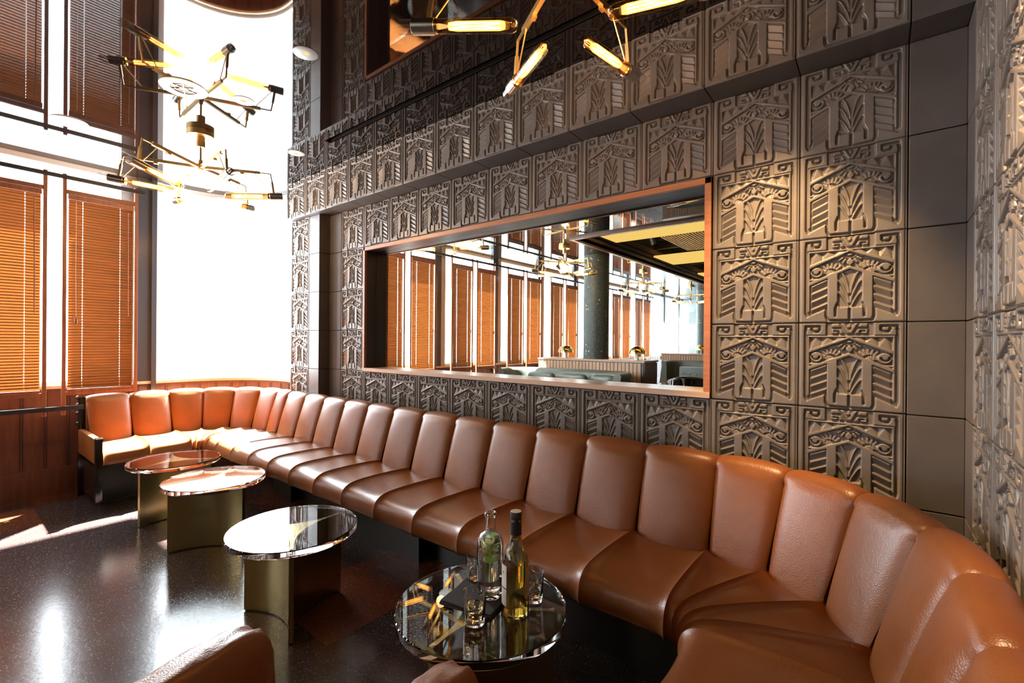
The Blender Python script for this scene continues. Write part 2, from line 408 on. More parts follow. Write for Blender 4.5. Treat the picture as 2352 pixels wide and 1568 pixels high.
def tile_mesh(n=230, depth=.0165):
    # lies in the XZ plane facing -Y, x 0..W, z 0..W, face top at y=0
    H = tile_height(n); g = .0022
    xs = np.linspace(g, W-g, n); zs = np.linspace(W-g, g, n)
    V = np.zeros((n+2, n+2, 3)); XX = np.concatenate([[xs[0]], xs, [xs[-1]]]); ZZ = np.concatenate([[zs[0]], zs, [zs[-1]]])
    V[..., 0] = XX[None, :]; V[..., 2] = ZZ[:, None]; V[..., 1] = .03
    V[1:-1, 1:-1, 1] = (1-H)*depth
    co = V.reshape(-1, 3); n2 = n+2
    i = np.arange(n2*n2).reshape(n2, n2)
    q = np.stack([i[:-1,:-1], i[1:,:-1], i[1:,1:], i[:-1,1:]], -1).reshape(-1, 4)
    me = bpy.data.meshes.new('relief_tile'); me.vertices.add(len(co)); me.vertices.foreach_set('co', co.ravel())
    me.loops.add(q.size); me.loops.foreach_set('vertex_index', q.ravel())
    me.polygons.add(len(q)); me.polygons.foreach_set('loop_start', np.arange(0, q.size, 4)); 
    me.polygons.foreach_set('use_smooth', np.ones(len(q), bool))
    me.update(calc_edges=True); me.validate(); me.materials.append(M['tile']); return me
TILE = tile_mesh()
def tile(parent, loc, rz=0):
    o = bpy.data.objects.new('relief_tile', TILE); C.objects.link(o); o.parent = parent; o.location = loc; o.rotation_euler = (0,0,rz)
    return o

# ------------------------------------------------------------------ the room
g = .0022
floor = struct(obj('floor', box(XL-.4, XR+.3, YF-.3, .35, -.12, 0), 'floor'))
# ceiling with a sunk coffer towards the front of the room
CX0, CX1, CY0, CY1 = -.03, 3.7, -13.2, -3.78
bm = rect_holes(bmesh.new(), XL-.07, XR+.3, YF-.3, .08, [(CX0, CX1, CY0, CY1), (.2, 3.75, -.52, -.48)], lambda u, v: (u, v, ZC))
for f in bm.faces: f.normal_flip()
ceil = struct(obj('ceiling', bm, 'ceiling'))
obj('ceiling_slab', box(XL-.07, XR+.3, YF-.3, .08, ZC+.62, ZC+.7), 'joint', ceil)
bm = bmesh.new(); bx(bm, .19, 3.76, -.53, -.52, ZC, ZC+.06); bx(bm, .19, 3.76, -.48, -.47, ZC, ZC+.06); bx(bm, .19, 3.76, -.53, -.47, ZC+.06, ZC+.07)
bx(bm, .19, .2, -.53, -.47, ZC, ZC+.06); bx(bm, 3.75, 3.76, -.53, -.47, ZC, ZC+.06)
obj('ceiling_slot', bm, 'blackmetal', ceil)
# coffer box, stepped frames, glowing panels, slat grille
cof = struct(obj('trim_3', (lambda b: [bx(b, CX0-.06, CX1+.06, CY1, CY1+.06, ZC-.035, ZC+.05), bx(b, CX0-.06, CX1+.06, CY0-.06, CY0, ZC-.035, ZC+.05),
      bx(b, CX0-.06, CX0, CY0, CY1, ZC-.035, ZC+.05), bx(b, CX1, CX1+.06, CY0, CY1, ZC-.035, ZC+.05)][0])(bmesh.new()), 'coffer_wood'))
bm = bmesh.new()
for k, (o_, z0, z1) in enumerate(((.0,.05,.10),(.035,.13,.18),(.07,.21,.30))):
    bx(bm, CX0+o_, CX1-o_, CY1-o_-.05, CY1-o_, ZC+z0, ZC+z1); bx(bm, CX0+o_, CX0+o_+.05, CY0, CY1, ZC+z0, ZC+z1)
obj('stepped_moulding', bm, 'coffer_wood', cof)
bm = bmesh.new()
for q in ((CX0-.02, CX1+.02, CY1, CY1+.02), (CX0-.02, CX1+.02, CY0-.02, CY0), (CX0-.02, CX0, CY0, CY1), (CX1, CX1+.02, CY0, CY1)): bx(bm, *q, ZC, ZC+.6)
bx(bm, CX0-.02, CX1+.02, CY0-.02, CY1+.02, ZC+.55, ZC+.6)
obj('coffer_box', bm, 'coffer', cof)
bm = bmesh.new()
for y in np.arange(CY1-.9, CY0, -1.2): bx(bm, CX0+.1, CX1, y-.03, y+.03, ZC+.32, ZC+.5)
obj('cross_beam', bm, 'coffer', cof)
for y1, y0 in ((-3.86,-4.95), (-6.76,-7.97), (-9.84,-11.0)):
    obj('lit_panel', box(.17, CX1-.1, y0, y1, ZC+.10, ZC+.13), 'panel_glow', cof)
bm = bmesh.new()
for i in range(24): bx(bm, .95+i*.052, .95+i*.052+.018, -6.6, -5.1, ZC+.12, ZC+.15)
obj('slat_grille', bm, 'slat_gold', cof)
for (x, y) in ((.6,-5.5), (.7,-8.7), (2.6,-5.4)):
    bm = bmesh.new(); cyl(bm, (x,y,ZC+.38), (x+.05,y-.08,ZC+.12), .07, n=20); cyl(bm, (x,y,ZC+.5), (x,y,ZC+.3), .015, n=8)
    tag(obj('spotlight', bm, 'blackmetal', smooth=.6), 'black cylinder spotlight %s' % ({(.6,-5.5):'behind the first glowing ceiling panel',(.7,-8.7):'behind the second glowing ceiling panel',(2.6,-5.4):'beside the gold slat grille in the ceiling recess'}[(x,y)]), 'spotlight')

# back wall
wb = struct(obj('wall_back', (lambda b: [bx(b, -1.30, XR+.3, .021, .30, 0, 3*W), bx(b, -1.30, XR+.3, .021, .30, 6*W, ZC), bx(b, -1.30, 0, .021, .30, 3*W, 6*W),
      bx(b, 8*W, XR+.3, .021, .30, 3*W, 6*W), bx(b, 0, 8*W, .16, .30, 3*W, 6*W)][0])(bmesh.new()), 'joint'))
for r in range(1, 7):
    for c in range(-1, 10):
        if 3 <= r < 6 and 0 <= c < 8: continue
        tile(wb, (c*W, 0, r*W))
bm = bmesh.new()
for r in range(0, 8):
    bx(bm, -.622, -W-g, .0, .03, r*W+g, (r+1)*W-g, bev=.003)
    bx(bm, 10*W+g, XR, .0, .03, r*W+g, (r+1)*W-g, bev=.003)
bx(bm, -W, 10*W, .002, .03, .0, W-g)
obj('plain_block', bm, 'block', wb)
# pilaster
pl_ = struct(obj('trim_1', box(-1.226, -.63, -.098, .30, 0, ZC), 'joint'))
for r in range(0, 7): tile(pl_, (-1.226, -.12, r*W))
bm = bmesh.new()
for r in range(0, 7):
    bx(bm, -.8196+g, -.622, -.12, .02, r*W+g, (r+1)*W-g, bev=.003)
obj('plain_block', bm, 'block', pl_)
obj('side_block', (lambda b: [bx(b, -1.232, -1.226, -.118, .3, r*W+g, (r+1)*W-g) for r in range(7)][0])(bmesh.new()), 'block', pl_)
# projecting band under the ceiling
bd = struct(obj('trim_2', box(-3*W, XR, -.150, .02, 7*W+.012, ZC), 'joint'))
for c in range(-3, 10): tile(bd, (c*W, -.175, 7*W))
bm = bmesh.new()
for c in range(-3, 10): bx(bm, c*W+g, (c+1)*W-g, -.172, .019, 7*W, 7*W+.02, bev=.002)
bx(bm, 10*W+g, XR, -.172, .019, 7*W, ZC, bev=.003); bx(bm, -3*W-.004, -3*W, -.172, .019, 7*W, ZC)
obj('soffit_block', bm, 'block', bd)
# right wall
wr = struct(obj('wall_right', box(XR+.021, XR+.30, YF-.3, .30, 0, ZC), 'block'))
for r in range(8):
    for c in range(5): tile(wr, (XR, -.18-c*W, r*W), -PI/2)
bm = bmesh.new()
for r in range(8):
    bx(bm, XR, XR+.03, -.18+g, .0, r*W+g, (r+1)*W-g, bev=.003)
    for c in range(5, 34): bx(bm, XR, XR+.03, -.18-(c+1)*W+g, -.18-c*W-g, r*W+g, (r+1)*W-g)
obj('plain_block', bm, 'block', wr)
# far wall with a bright doorway opening
wf = struct(obj('wall_front', rect_holes(bmesh.new(), XL-.4, XR+.3, 0, ZC, [(-1.6, -.75, 0, 2.35), (-.2,.6,0,2.2)], lambda u, v: (u, YF, v)), 'mullion'))
struct(obj('window_9', box(-1.6, -.75, YF-.02, YF-.01, 0, 2.35), 'pane')); struct(obj('window_10', box(-.2, .6, YF-.02, YF-.01, 0, 2.2), 'pane'))

# mirror in the back wall
mir = tag(empty('wall_mirror', (4*W, .127, 3*W)), 'wide rectangular mirror with orange wood frame recessed in the patterned block wall', 'mirror')
def rel(o, par):                                          # keep world placement of a mesh built in world coordinates
    o.parent = par; o.location = tuple(-c for c in par.location); return o
x0, x1, z0, z1 = .004, 8*W-.004, 3*W+.004, 6*W-.004
bm = bmesh.new(); bx(bm, x0, x1, -.012, .014, z1-.035, z1, bev=.002); bx(bm, x1-.035, x1, -.012, .014, z0, z1, bev=.002); bx(bm, x0, x0+.025, -.012, .014, z0, z1, bev=.002)
rel(obj('frame', bm, 'frame_wood', mir), mir)
rel(obj('frame_sill', box(x0, x1, -.016, .126, z0, z0+.033, bev=.002), 'sill_wood', mir), mir)['label'] = 'pale wood bottom ledge of the frame'
bm = bmesh.new(); bx(bm, x0, x1, .012, .126, z1-.03, z1-.002); bx(bm, x0, x0+.022, .012, .126, z0+.03, z1-.03); bx(bm, x1-.03, x1, .012, .126, z0+.03, z1-.03)
rel(obj('reveal', bm, 'reveal', mir), mir)
rel(obj('mirror_glass', box(x0+.01, x1-.01, .127, .135, z0+.02, z1-.02), 'mirror', mir), mir)

# left window wall: wainscot, sill, mullions, panes
SZ = 1.035
def arc_pts(r, n=20, cx=-1.45, cy=-.86): return [(cx-r*math.cos(t), cy+r*math.sin(t)) for t in np.linspace(0, PI/2, n)]
def path(off):                                            # plan line of the window wall, off = offset into the room
    return [(XL+off, YF)] + [(XL+off, y) for y in np.arange(-15.6, -1.0, .65)] + arc_pts(.85-off, 24) + [(-1.22, -.01-off)]
def wall_strip(bm, P, z0, z1, th=0.0, mi=0):
    A = [bm.verts.new((x,y,z0)) for x, y in P]; B = [bm.verts.new((x,y,z1)) for x, y in P]
    for i in range(len(P)-1): bm.faces.new([A[i],A[i+1],B[i+1],B[i]])
def slab(P, Q, z0, z1, bm=None):
    bm = bm or bmesh.new()
    L = [[bm.verts.new((x,y,z)) for x, y in R] for R in (P, Q) for z in (z0, z1)]
    a, b, c, d = L
    for i in range(len(P)-1):
        for q in ((a,b),(b,d),(d,c),(c,a)): bm.faces.new([q[0][i],q[0][i+1],q[1][i+1],q[1][i]])
    for i in (0, -1): bm.faces.new([a[i],b[i],d[i],c[i]])
    return bm
wl = struct(obj('wall_left', slab(path(-.16), path(0), 0, SZ), 'panel_wood'))
# vertical board joints on the wainscot
bm = bmesh.new(); dist = 0; pp = path(.001); acc = 0
for (xa, ya), (xb, yb) in zip(pp, pp[1:]):
    L = math.hypot(xb-xa, yb-ya); t = 0
    while acc + .16 <= dist + L:
        acc += .16; k = (acc-dist)/L; x, y = xa+(xb-xa)*k, ya+(yb-ya)*k; d = Vector((xb-xa, yb-ya, 0)).normalized(); n = Vector((d.y, -d.x, 0))
        p = Vector((x, y, 0)); bar(bm, p+Vector((0,0,.27)), p+Vector((0,0,SZ-.03)), .003, .004); q = p+d*.018; bar(bm, q+Vector((0,0,.27)), q+Vector((0,0,SZ-.03)), .003, .004)
    dist += L
obj('board_joint', bm, 'joint', wl)
struct(obj('baseboard_left', slab(path(0), path(.022), 0, .27), 'panel_wood'))
struct(obj('trim_4', slab(path(-.16), path(.05), SZ, SZ+.03), 'sill_wood'))
bm = slab(path(-.02), path(.015), SZ+.03, SZ+.07); slab(path(-.05), path(0.0), ZC-.05, ZC, bm)
struct(obj('trim_5', bm, 'white'))
for k in range(10):
    y = -1.6*k
    if y-1.4 < YF: break
    bm = bmesh.new(); bx(bm, XL-.10, XL+.02, y-1.40, y-1.27, SZ, ZC); 
    t = struct(obj('trim_%d' % (10+k), bm, 'mullion'))
    bm = bmesh.new(); bx(bm, XL-.10, XL+.045, y-1.27, y-1.13, SZ-.0, ZC); bx(bm, XL+.0, XL+.06, y-1.145, y-1.10, .9, ZC)
    obj('dark_post', bm, 'mullion_dark', t)
    if k == 0: obj('white_post', box(XL-.08, XL+.02, -1.10, -1.04, SZ, ZC), 'white', t)
    y1_, y0_ = y-1.40, max(y-1.6-1.10, YF)
    w = struct(obj('window_%d' % (k+1 if k < 8 else k+11), box(XL-.06, XL-.052, y0_, y1_, SZ+.03, ZC-.02), 'pane'))
w = struct(obj('window_20', slab(arc_pts(.91, 24)+[(-1.22,.05)], arc_pts(.90, 24)+[(-1.22,.04)], SZ+.03, ZC-.02), 'pane', smooth=.7))

# black rails that carry the blind frames
for nm, z0, z1 in (('trim_6', 3.015, 3.055), ('trim_7', .845, .885)):
    struct(obj(nm, box(-2.035, -2.015, -12.4, -1.26 if z0 > 2 else -1.72, z0, z1), 'blackmetal'))

# ------------------------------------------------------------------ window blinds
def make_blind():
    # local: y 0 .. -.56 along the wall, x=0 is the frame plane; room side is +x
    r = empty('window_blind')
    for y in (-.0125, -.5475): obj('frame_post', box(-.012, .016, y-.0145, y+.0145, .80, 3.07, bev=.002), 'post_wood', r)
    obj('top_bar', box(-.01, .014, -.533, -.027, 2.885, 2.925, bev=.002), 'post_wood', r)
    obj('bottom_bar', box(-.01, .014, -.533, -.027, .985, 1.018, bev=.002), 'post_wood', r)
    obj('headrail', box(-.03, .022, -.525, -.035, 2.835, 2.882, bev=.003), 'post_wood', r)
    bm = bmesh.new(); n = 67
    for i in range(n):
        z = 1.062 + i*.0267; t = -math.radians(70 if i > 22 else 70-7*(1-i/22))
        m_ = Matrix.Translation((0, 0, z)) @ Matrix.Rotation(t, 4, 'Y')
        w = .0165; Y_ = (-.52,-.4212,-.4188,-.1412,-.1388,-.04); rows = []
        for yy in Y_: rows.append([bm.verts.new(m_ @ Vector((u, yy, hh))) for u, hh in ((-w,0), (-w*.45,.0016), (w*.45,.0016), (w,0))])
        for a_, (p_, q_) in enumerate(zip(rows, rows[1:])):
            for k in range(3):
                if a_ in (1, 3) and k == 1: continue     # routing holes for the cords
                bm.faces.new([p_[k], p_[k+1], q_[k+1], q_[k]])
    r2 = bmesh.ops.solidify(bm, geom=bm.faces[:], thickness=.0026)
    obj('slats', bm, 'blind', r)
    bm = bmesh.new()
    for y in (-.14, -.42):
        bm = bmesh.new(); bar(bm, (.0135,y,1.04), (.0135,y,2.84), .0016, .0012)
        for i in range(n):
            z = 1.062+i*.0267; bar(bm, (.0135,y-.006,z), (.0135,y+.006,z), .0012, .0012)
        obj('ladder_cord', bm, 'cord', r)
    obj('bottom_rail', box(-.022, .022, -.522, -.038, 1.024, 1.042, bev=.003), 'post_wood', r)
    obj('tilt_wand', cyl(bmesh.new(), (.032,-.085,2.80), (.030,-.08,1.75), .0045, n=8), 'post_wood', r, smooth=.6)
    pc = obj('pull_cord', tube(bmesh.new(), [(.03,-.47,2.82), (.03,-.472,2.2), (.031,-.468,1.72)], .0012, 6), 'cord', r, smooth=.6)
    obj('tassel', cyl(bmesh.new(), (.031,-.464,1.72), (.031,-.464,1.66), .004, .011, 10), 'post_wood', pc, smooth=.6); obj('tassel', cyl(bmesh.new(), (.031,-.486,1.735), (.031,-.486,1.675), .004, .011, 10), 'post_wood', pc, smooth=.6)
    return r
proto = make_blind(); k = 0; blinds = []
ordn = ['first','second','third','fourth','fifth','sixth','seventh','eighth','ninth','tenth','eleventh','twelfth','thirteenth','fourteenth','fifteenth','sixteenth']
for p in range(7):
    for j in range(2):
        o = proto if k == 0 else copy_tree(proto)
        o.location = (-2.045, -1.315-p*1.6-j*.665, 0)
        lb = ['reddish wooden blind nearest the curved corner window, right of the pair', 'reddish wooden blind cut off by the left edge, left of the pair'][k] if k < 2 else 'reddish wooden blind seen in the mirror, %s from the corner' % ordn[k]
        tag(o, lb, 'window blind', 'wooden blinds along the window wall'); blinds.append(o); k += 1
# the post behind the end of the banquette stops above it
for c in blinds[0].children:
    if c.name.startswith('frame_post') and c.data.vertices[0].co.y > -.1:
        c.data = c.data.copy()
        for v in c.data.vertices:
            if v.co.z < 1.2: v.co.z += .185

# ------------------------------------------------------------------ banquette
CL, CR, CY = -1.26, 3.34, -1.03
BACK = catmull([(.63,.44),(.648,.54),(.685,.68),(.728,.82),(.762,.915),(.79,.958),(.835,.972),(.88,.955),(.905,.90),(.905,.80)], 4) + [np.array([.905,.45])]
SEAT = catmull([(.71,.49),(.665,.525),(.60,.541),(.42,.548),(.26,.547),(.165,.538),(.118,.510),(.104,.46),(.112,.415),(.14,.400),(.30,.396),(.70,.396)], 4)
def frame_at(kind, s):
    # kind of station -> (base point, outward normal)
    if kind == 'L': return Vector((CL, s, 0)), Vector((-1,0,0))
    if kind == 'M': return Vector((s, CY, 0)), Vector((0,1,0))
    if kind == 'R': return Vector((CR, s, 0)), Vector((1,0,0))
    if kind == 'AL': t = s; return Vector((CL, CY, 0)), Vector((-math.cos(t), math.sin(t), 0))
    if kind == 'AR': t = s; return Vector((CR, CY, 0)), Vector((math.sin(t), math.cos(t), 0))
def channel(kind, s0, s1, prof, amp, mode, nl=18):
    bm = bmesh.new(); P = [np.array(p) for p in prof]; m = len(P); rows = []
    nrm = []
    for i in range(m):
        d = P[(i+1) % m]-P[i-1]; d = d/(np.linalg.norm(d)+1e-9); nrm.append(np.array([-d[1], d[0]]) if mode == 'seat' else np.array([-d[1], d[0]]))
    us = [-1, -.985, -.955, -.9, -.8, -.65, -.5, -.33, -.16, 0, .16, .33, .5, .65, .8, .9, .955, .985, 1]
    for u in us:
        s = s0+(s1-s0)*(u+1)/2; b, n = frame_at(kind, s); pf = 1-.50*u*u-.50*abs(u)**10
        row = []
        for i, p in enumerate(P):
            if mode == 'back': w = (1.0 if p[1] < .93 and p[0] < .80 else (.55 if p[0] < .86 else .25)) if i < m-4 else .0
            else: w = 1.0 if p[1] > .41 else .2
            if mode == 'seat' and .3 < p[0] and p[1] > .5: w *= 1
            q = p + nrm[i]*amp*(pf-.75)*w
            row.append(bm.verts.new(b + n*max(q[0], .012) + Vector((0,0,q[1]))))
        rows.append(row)
    for a, c in zip(rows, rows[1:]):
        for i in range(m): bm.faces.new([a[i], a[(i+1)%m], c[(i+1)%m], c[i]])
    bm.faces.new(rows[0][::-1]); bm.faces.new(rows[-1])
    bmesh.ops.recalc_face_normals(bm, faces=bm.faces[:]); return bm
sofa = tag(empty('banquette', (1.0, -.5, 0)), 'long curved channel-tufted tan leather banquette along the patterned wall', 'banquette')
st_ = [('L', -1.70, -1.365), ('L', -1.365, CY)]
st_ += [('AL', i*PI/8, (i+1)*PI/8) for i in range(4)]
mx_ = [CL, -1.02] + [-1.02+i*(CR+1.02)/12 for i in range(1, 13)]
st_ += [('M', a, b_) for a, b_ in zip(mx_, mx_[1:])]
st_ += [('AR', i*PI/8, (i+1)*PI/8) for i in range(4)]
st_ += [('R', CY, -1.39), ('R', -1.39, -1.75)]
for kind, a, b_ in st_:
    sm = 2.2
    rel(obj('back_channel', channel(kind, a, b_, BACK, .044, 'back'), 'leather', sofa, smooth=sm), sofa)
    rel(obj('seat_channel', channel(kind, a, b_, SEAT, .028, 'seat'), 'leather', sofa, smooth=sm), sofa)
def pline(r0, r1, st, z0, z1):
    A = []; B = []
    for kind, s in st: b, n = frame_at(kind, s); A.append(tuple((b+n*r0)[:2])); B.append(tuple((b+n*r1)[:2]))
    return slab(A, B, z0, z1)
arcL = [('AL', t) for t in np.linspace(0, PI/2, 9)]; arcR = [('AR', t) for t in np.linspace(0, PI/2, 9)]
for st, r0 in (([('L',-1.66),('L',-1.05)], .42), ([('M',-.72),('M',-.36)], .50), ([('M',-.36),('M',.30)], .60), ([('M',.30),('M',1.50)], .47), ([('M',1.50),('M',2.25)], .58),
               ([('M',2.25),('M',3.3)], .44), ([('M',3.3)]+arcR+[('R',-1.1)], .5), ([('R',-1.1),('R',-1.7)], .44)):
    rel(obj('plinth', pline(r0, .88, st, 0, .393), 'plinth', sofa), sofa)
rel(obj('seat_deck', pline(.16, .9, [('L',-1.69)]+arcL+[('M',0)]+arcR+[('R',-1.74)], .372, .396), 'plinth', sofa), sofa)
# end frame with padded arm at the left end
y = -1.722
bm = bmesh.new(); bx(bm, -1.40, -1.352, y-.028, y+.022, .075, .635, bev=.012)
cyl(bm, (-1.376, y-.028, .632), (-1.376, y+.022, .632), .0255, n=20)
rel(obj('arm_front_post', bm, 'black', sofa, smooth=.6), sofa)
bm = bmesh.new(); bx(bm, -2.14, -2.09, y-.028, y+.022, .0, .955, bev=.01)
for z in (.95,.88,.80,.70): cyl(bm, (-2.115,y-.028,z), (-2.115,y-.045,z), .022, .012, 14)
rel(obj('arm_back_post', bm, 'black', sofa, smooth=.6), sofa)
rel(obj('arm_pad', box(-2.10, -1.402, y-.03, y+.018, .42, .645, bev=.014), 'leather', sofa, smooth=.6), sofa)
bm = bmesh.new(); bx(bm, -2.10, -1.40, y-.022, y+.015, .345, .385, bev=.006); bx(bm, -2.10, -1.40, y-.005, y+.02, .08, .35)
rel(obj('arm_rail', bm, 'black', sofa, smooth=.6), sofa)
bm = bmesh.new(); bx(bm, 3.46, 4.22, -1.79, -1.753, .05, .52, bev=.01); bx(bm, 3.98, 4.22, -1.79, -1.753, .5, .95, bev=.01)
rel(obj('end_panel', bm, 'black', sofa), sofa)

# ------------------------------------------------------------------ cocktail tables
def make_table():
    r = empty('cocktail_table'); R = .335
    bm = lathe(bmesh.new(), [(0,.455),(R-.004,.455),(R,.459),(R,.486),(R-.004,.49),(0,.49)], 96)
    obj('tabletop', bm, 'acrylic', r, smooth=.6)
    tips = [Vector((math.cos(a), math.sin(a), 0))*.288 for a in (0, 2*PI/3, 4*PI/3)]
    def outline(off):
        P = []
        for i in range(3):
            a, b = tips[i], tips[(i+1)%3]; mid = (a+b)/2; sg = .078
            c = mid - mid.normalized()*sg; na = (a.cross(Vector((0,0,1)))).normalized(); t_ = .011
            p0 = a - na*t_ if (a-na*t_-b).length < (a+na*t_-b).length else a+na*t_
            nb = (b.cross(Vector((0,0,1)))).normalized(); p1 = b-nb*t_ if (b-nb*t_-a).length < (b+nb*t_-a).length else b+nb*t_
            for k in range(17):
                t = k/16; q = p0*(1-t)**2 + 2*t*(1-t)*(c*2-(p0+p1)/2) + p1*t*t; P.append(q*off)
        return P
    def prism(P, z0, z1):
        bm = bmesh.new(); A = [bm.verts.new((p.x,p.y,z0)) for p in P]; B = [bm.verts.new((p.x,p.y,z1)) for p in P]; n = len(P)
        for i in range(n): bm.faces.new([A[i],A[(i+1)%n],B[(i+1)%n],B[i]])
        for R_, fl in ((A, 1), (B, 0)):
            c = bm.verts.new((0,0,z0 if fl else z1))
            for i in range(n): bm.faces.new([R_[i],R_[(i+1)%n],c])
        bmesh.ops.recalc_face_normals(bm, faces=bm.faces[:]); return bm
    obj('brass_base', prism(outline(1), .008, .4535), 'darkbrass', r, smooth=.5)
    obj('foot', prism(outline(.975), 0, .008), 'blackmetal', r)
    for t in tips: obj('screw', cyl(bmesh.new(), (t.x*.95,t.y*.95,.4538), (t.x*.95,t.y*.95,.4549), .009, n=16), 'steel', r)
    return r
tb = make_table()
for i, (x, y, a, lb) in enumerate(((-.80,-1.325,-70,'farthest, by the left end of the banquette'), (.07,-1.315,18.7,'second from the window end'),
                                 (1.42,-1.39,91.5,'third from the window, next to the drinks table'), (2.74,-1.295,35,'nearest the camera, carrying the bottles'))):
    o = tb if i == 0 else copy_tree(tb); o.location = (x,y,0); o.rotation_euler = (0,0,math.radians(a))
    tag(o, 'round acrylic and brass table, '+lb, 'table', 'acrylic and brass cocktail tables')
TZ = .4905

# ------------------------------------------------------------------ things on the nearest table
def bottle(name, prof_out, prof_in, loc, label, extra):
    r = tag(empty(name, loc), label, 'bottle')
    bm = lathe(bmesh.new(), prof_out+prof_in[::-1], 48); bmesh.ops.recalc_face_normals(bm, faces=bm.faces[:])
    obj('glass_body', bm, 'bottle_glass', r, smooth=.9); extra(r); return r
def wh(r):
    obj('spirit', lathe(bmesh.new(), [(0,.0105),(.0465,.0105),(.0485,.02),(.0485,.195),(.046,.215),(.036,.24),(.0225,.262),(.0185,.285),(.0185,.292),(0,.292)], 48), 'whisky', r, smooth=.9)
    c = obj('capsule', lathe(bmesh.new(), [(0,.388),(.0215,.388),(.0225,.385),(.0215,.352),(.0218,.30),(.0205,.30)], 32), 'capsule', r, smooth=.7); c['label'] = 'black capsule with small gold lettering'
    obj('stopper', lathe(bmesh.new(), [(0,.3895),(.019,.3895),(.0205,.3882)], 24), 'cork', r)
    def wrap(w0, w1, z0, z1, R, n=14):
        bm = bmesh.new(); A = []
        for i in range(n+1):
            t = w0+(w1-w0)*i/n; A.append([bm.verts.new((rr*math.cos(t), rr*math.sin(t), z)) for rr, z in ((R,z0),(R,z1),(R+.0006,z1),(R+.0006,z0))])
        for a, b_ in zip(A, A[1:]):
            for k in range(4): bm.faces.new([a[k],a[(k+1)%4],b_[(k+1)%4],b_[k]])
        bm.faces.new(A[0]); bm.faces.new(A[-1][::-1]); bmesh.ops.recalc_face_normals(bm, faces=bm.faces[:]); return bm
    a0 = math.radians(232); lb = obj('front_label', wrap(a0-1.0, a0+.62, .045, .195, .0525), 'label', r, smooth=1.); lb['label'] = 'white paper label with dark lettering'
    obj('label_line', wrap(a0-1.0, a0+.62, .108, .112, .0532), 'ink', lb)
    def curved(bm, ang, z, R):
        for v in bm.verts:
            t = ang+v.co.x/R; v.co = Vector(((R+v.co.z)*math.cos(t), (R+v.co.z)*math.sin(t), z+v.co.y))
        return bm
    obj('lettering', curved(text_mesh('T', .016, None, 'tx'), a0+.25, .165, .0533), 'ink', lb)
    a1 = math.radians(4); gl = obj('side_label', wrap(a1-.25, a1+.35, .08, .19, .0525), 'gold_label', r, smooth=1.)
    obj('capsule_lettering', curved(text_mesh('NT     G', .011, None, 'tx'), math.radians(-52), .355, .0226), 'gold_ink', c)
OUT = [(0,.004),(.038,.001),(.046,0),(.0515,.005),(.0525,.02),(.0525,.20),(.050,.22),(.039,.246),(.026,.268),(.0215,.29),(.019,.33),(.019,.378)]
INN = [(0,.010),(.047,.010),(.0489,.02),(.0489,.196),(.0465,.216),(.0365,.241),(.023,.263),(.019,.286),(.016,.33),(.016,.378)]
bottle('whisky_bottle', OUT, INN, (2.885,-1.262,TZ), 'tall bottle of golden spirit with black capsule and white label', wh)
OUT = [(0,.012),(.03,.006),(.046,0),(.0525,.006),(.053,.02),(.053,.205),(.050,.228),(.040,.247),(.026,.256),(.021,.262),(.0205,.30),(.0205,.312),(.024,.314),(.024,.33),(.0205,.333)]
INN = [(0,.022),(.03,.020),(.046,.018),(.0492,.026),(.0492,.204),(.0465,.226),(.037,.243),(.022,.252),(.0165,.26),(.0158,.30),(.0158,.333)]
def mint(r):
    obj('water', lathe(bmesh.new(), [(0,.0225),(.030,.0205),(.0455,.0185),(.0488,.0265),(.0488,.204),(.046,.226),(.036,.2425),(0,.2425)], 48), 'water', r, smooth=.9)
    rnd = random.Random(3)
    sp = obj('mint_sprig', tube(bmesh.new(), [(.012,-.012,.06),(.004,-.006,.10),(0,0,.15),(.002,.002,.225)], .0022, 8), 'leaf', r, smooth=1.)
    for i in range(13):
        z = .118+.0088*i; az = i*2.4; L = rnd.uniform(.036,.046); bm = bmesh.new(); rows = []
        d = Vector((math.cos(az), math.sin(az), rnd.uniform(.1,.7))).normalized(); s = d.cross(Vector((0,0,1))).normalized(); nn = s.cross(d)
        for k in range(7):
            t = k/6; wd = .013*math.sin(PI*min(.98, t*.9+.08))
            rows.append([bm.verts.new(Vector((0,0,z))+d*L*t + s*wd*q + nn*(.004*math.sin(PI*t)+.002*abs(q))) for q in (-1,0,1)])
        for a, b_ in zip(rows, rows[1:]):
            for q in range(2): bm.faces.new([a[q],a[q+1],b_[q+1],b_[q]])
        bmesh.ops.solidify(bm, geom=bm.faces[:], thickness=.0008); obj('leaf', bm, 'leaf', sp, smooth=1.)
    for (z, tx, ty, az) in ((.150,.25,.1,0),(.188,-.4,.3,1),(.212,.5,-.2,2)):
        m_ = Matrix.Translation((.006*math.cos(az*2),.006*math.sin(az*2),z)) @ Matrix.Rotation(tx,4,'X') @ Matrix.Rotation(ty,4,'Y')
        bm = lathe(bmesh.new(), [(0,-.002),(.023,-.002),(.025,0),(.023,.002),(0,.002)], 28, axis=m_); obj('citrus_slice', bm, 'lime', r, smooth=.7)
bottle('water_bottle', OUT, INN, (2.742,-1.245,TZ+.0135), 'clear round-shouldered open bottle of water with mint and citrus slices', mint)
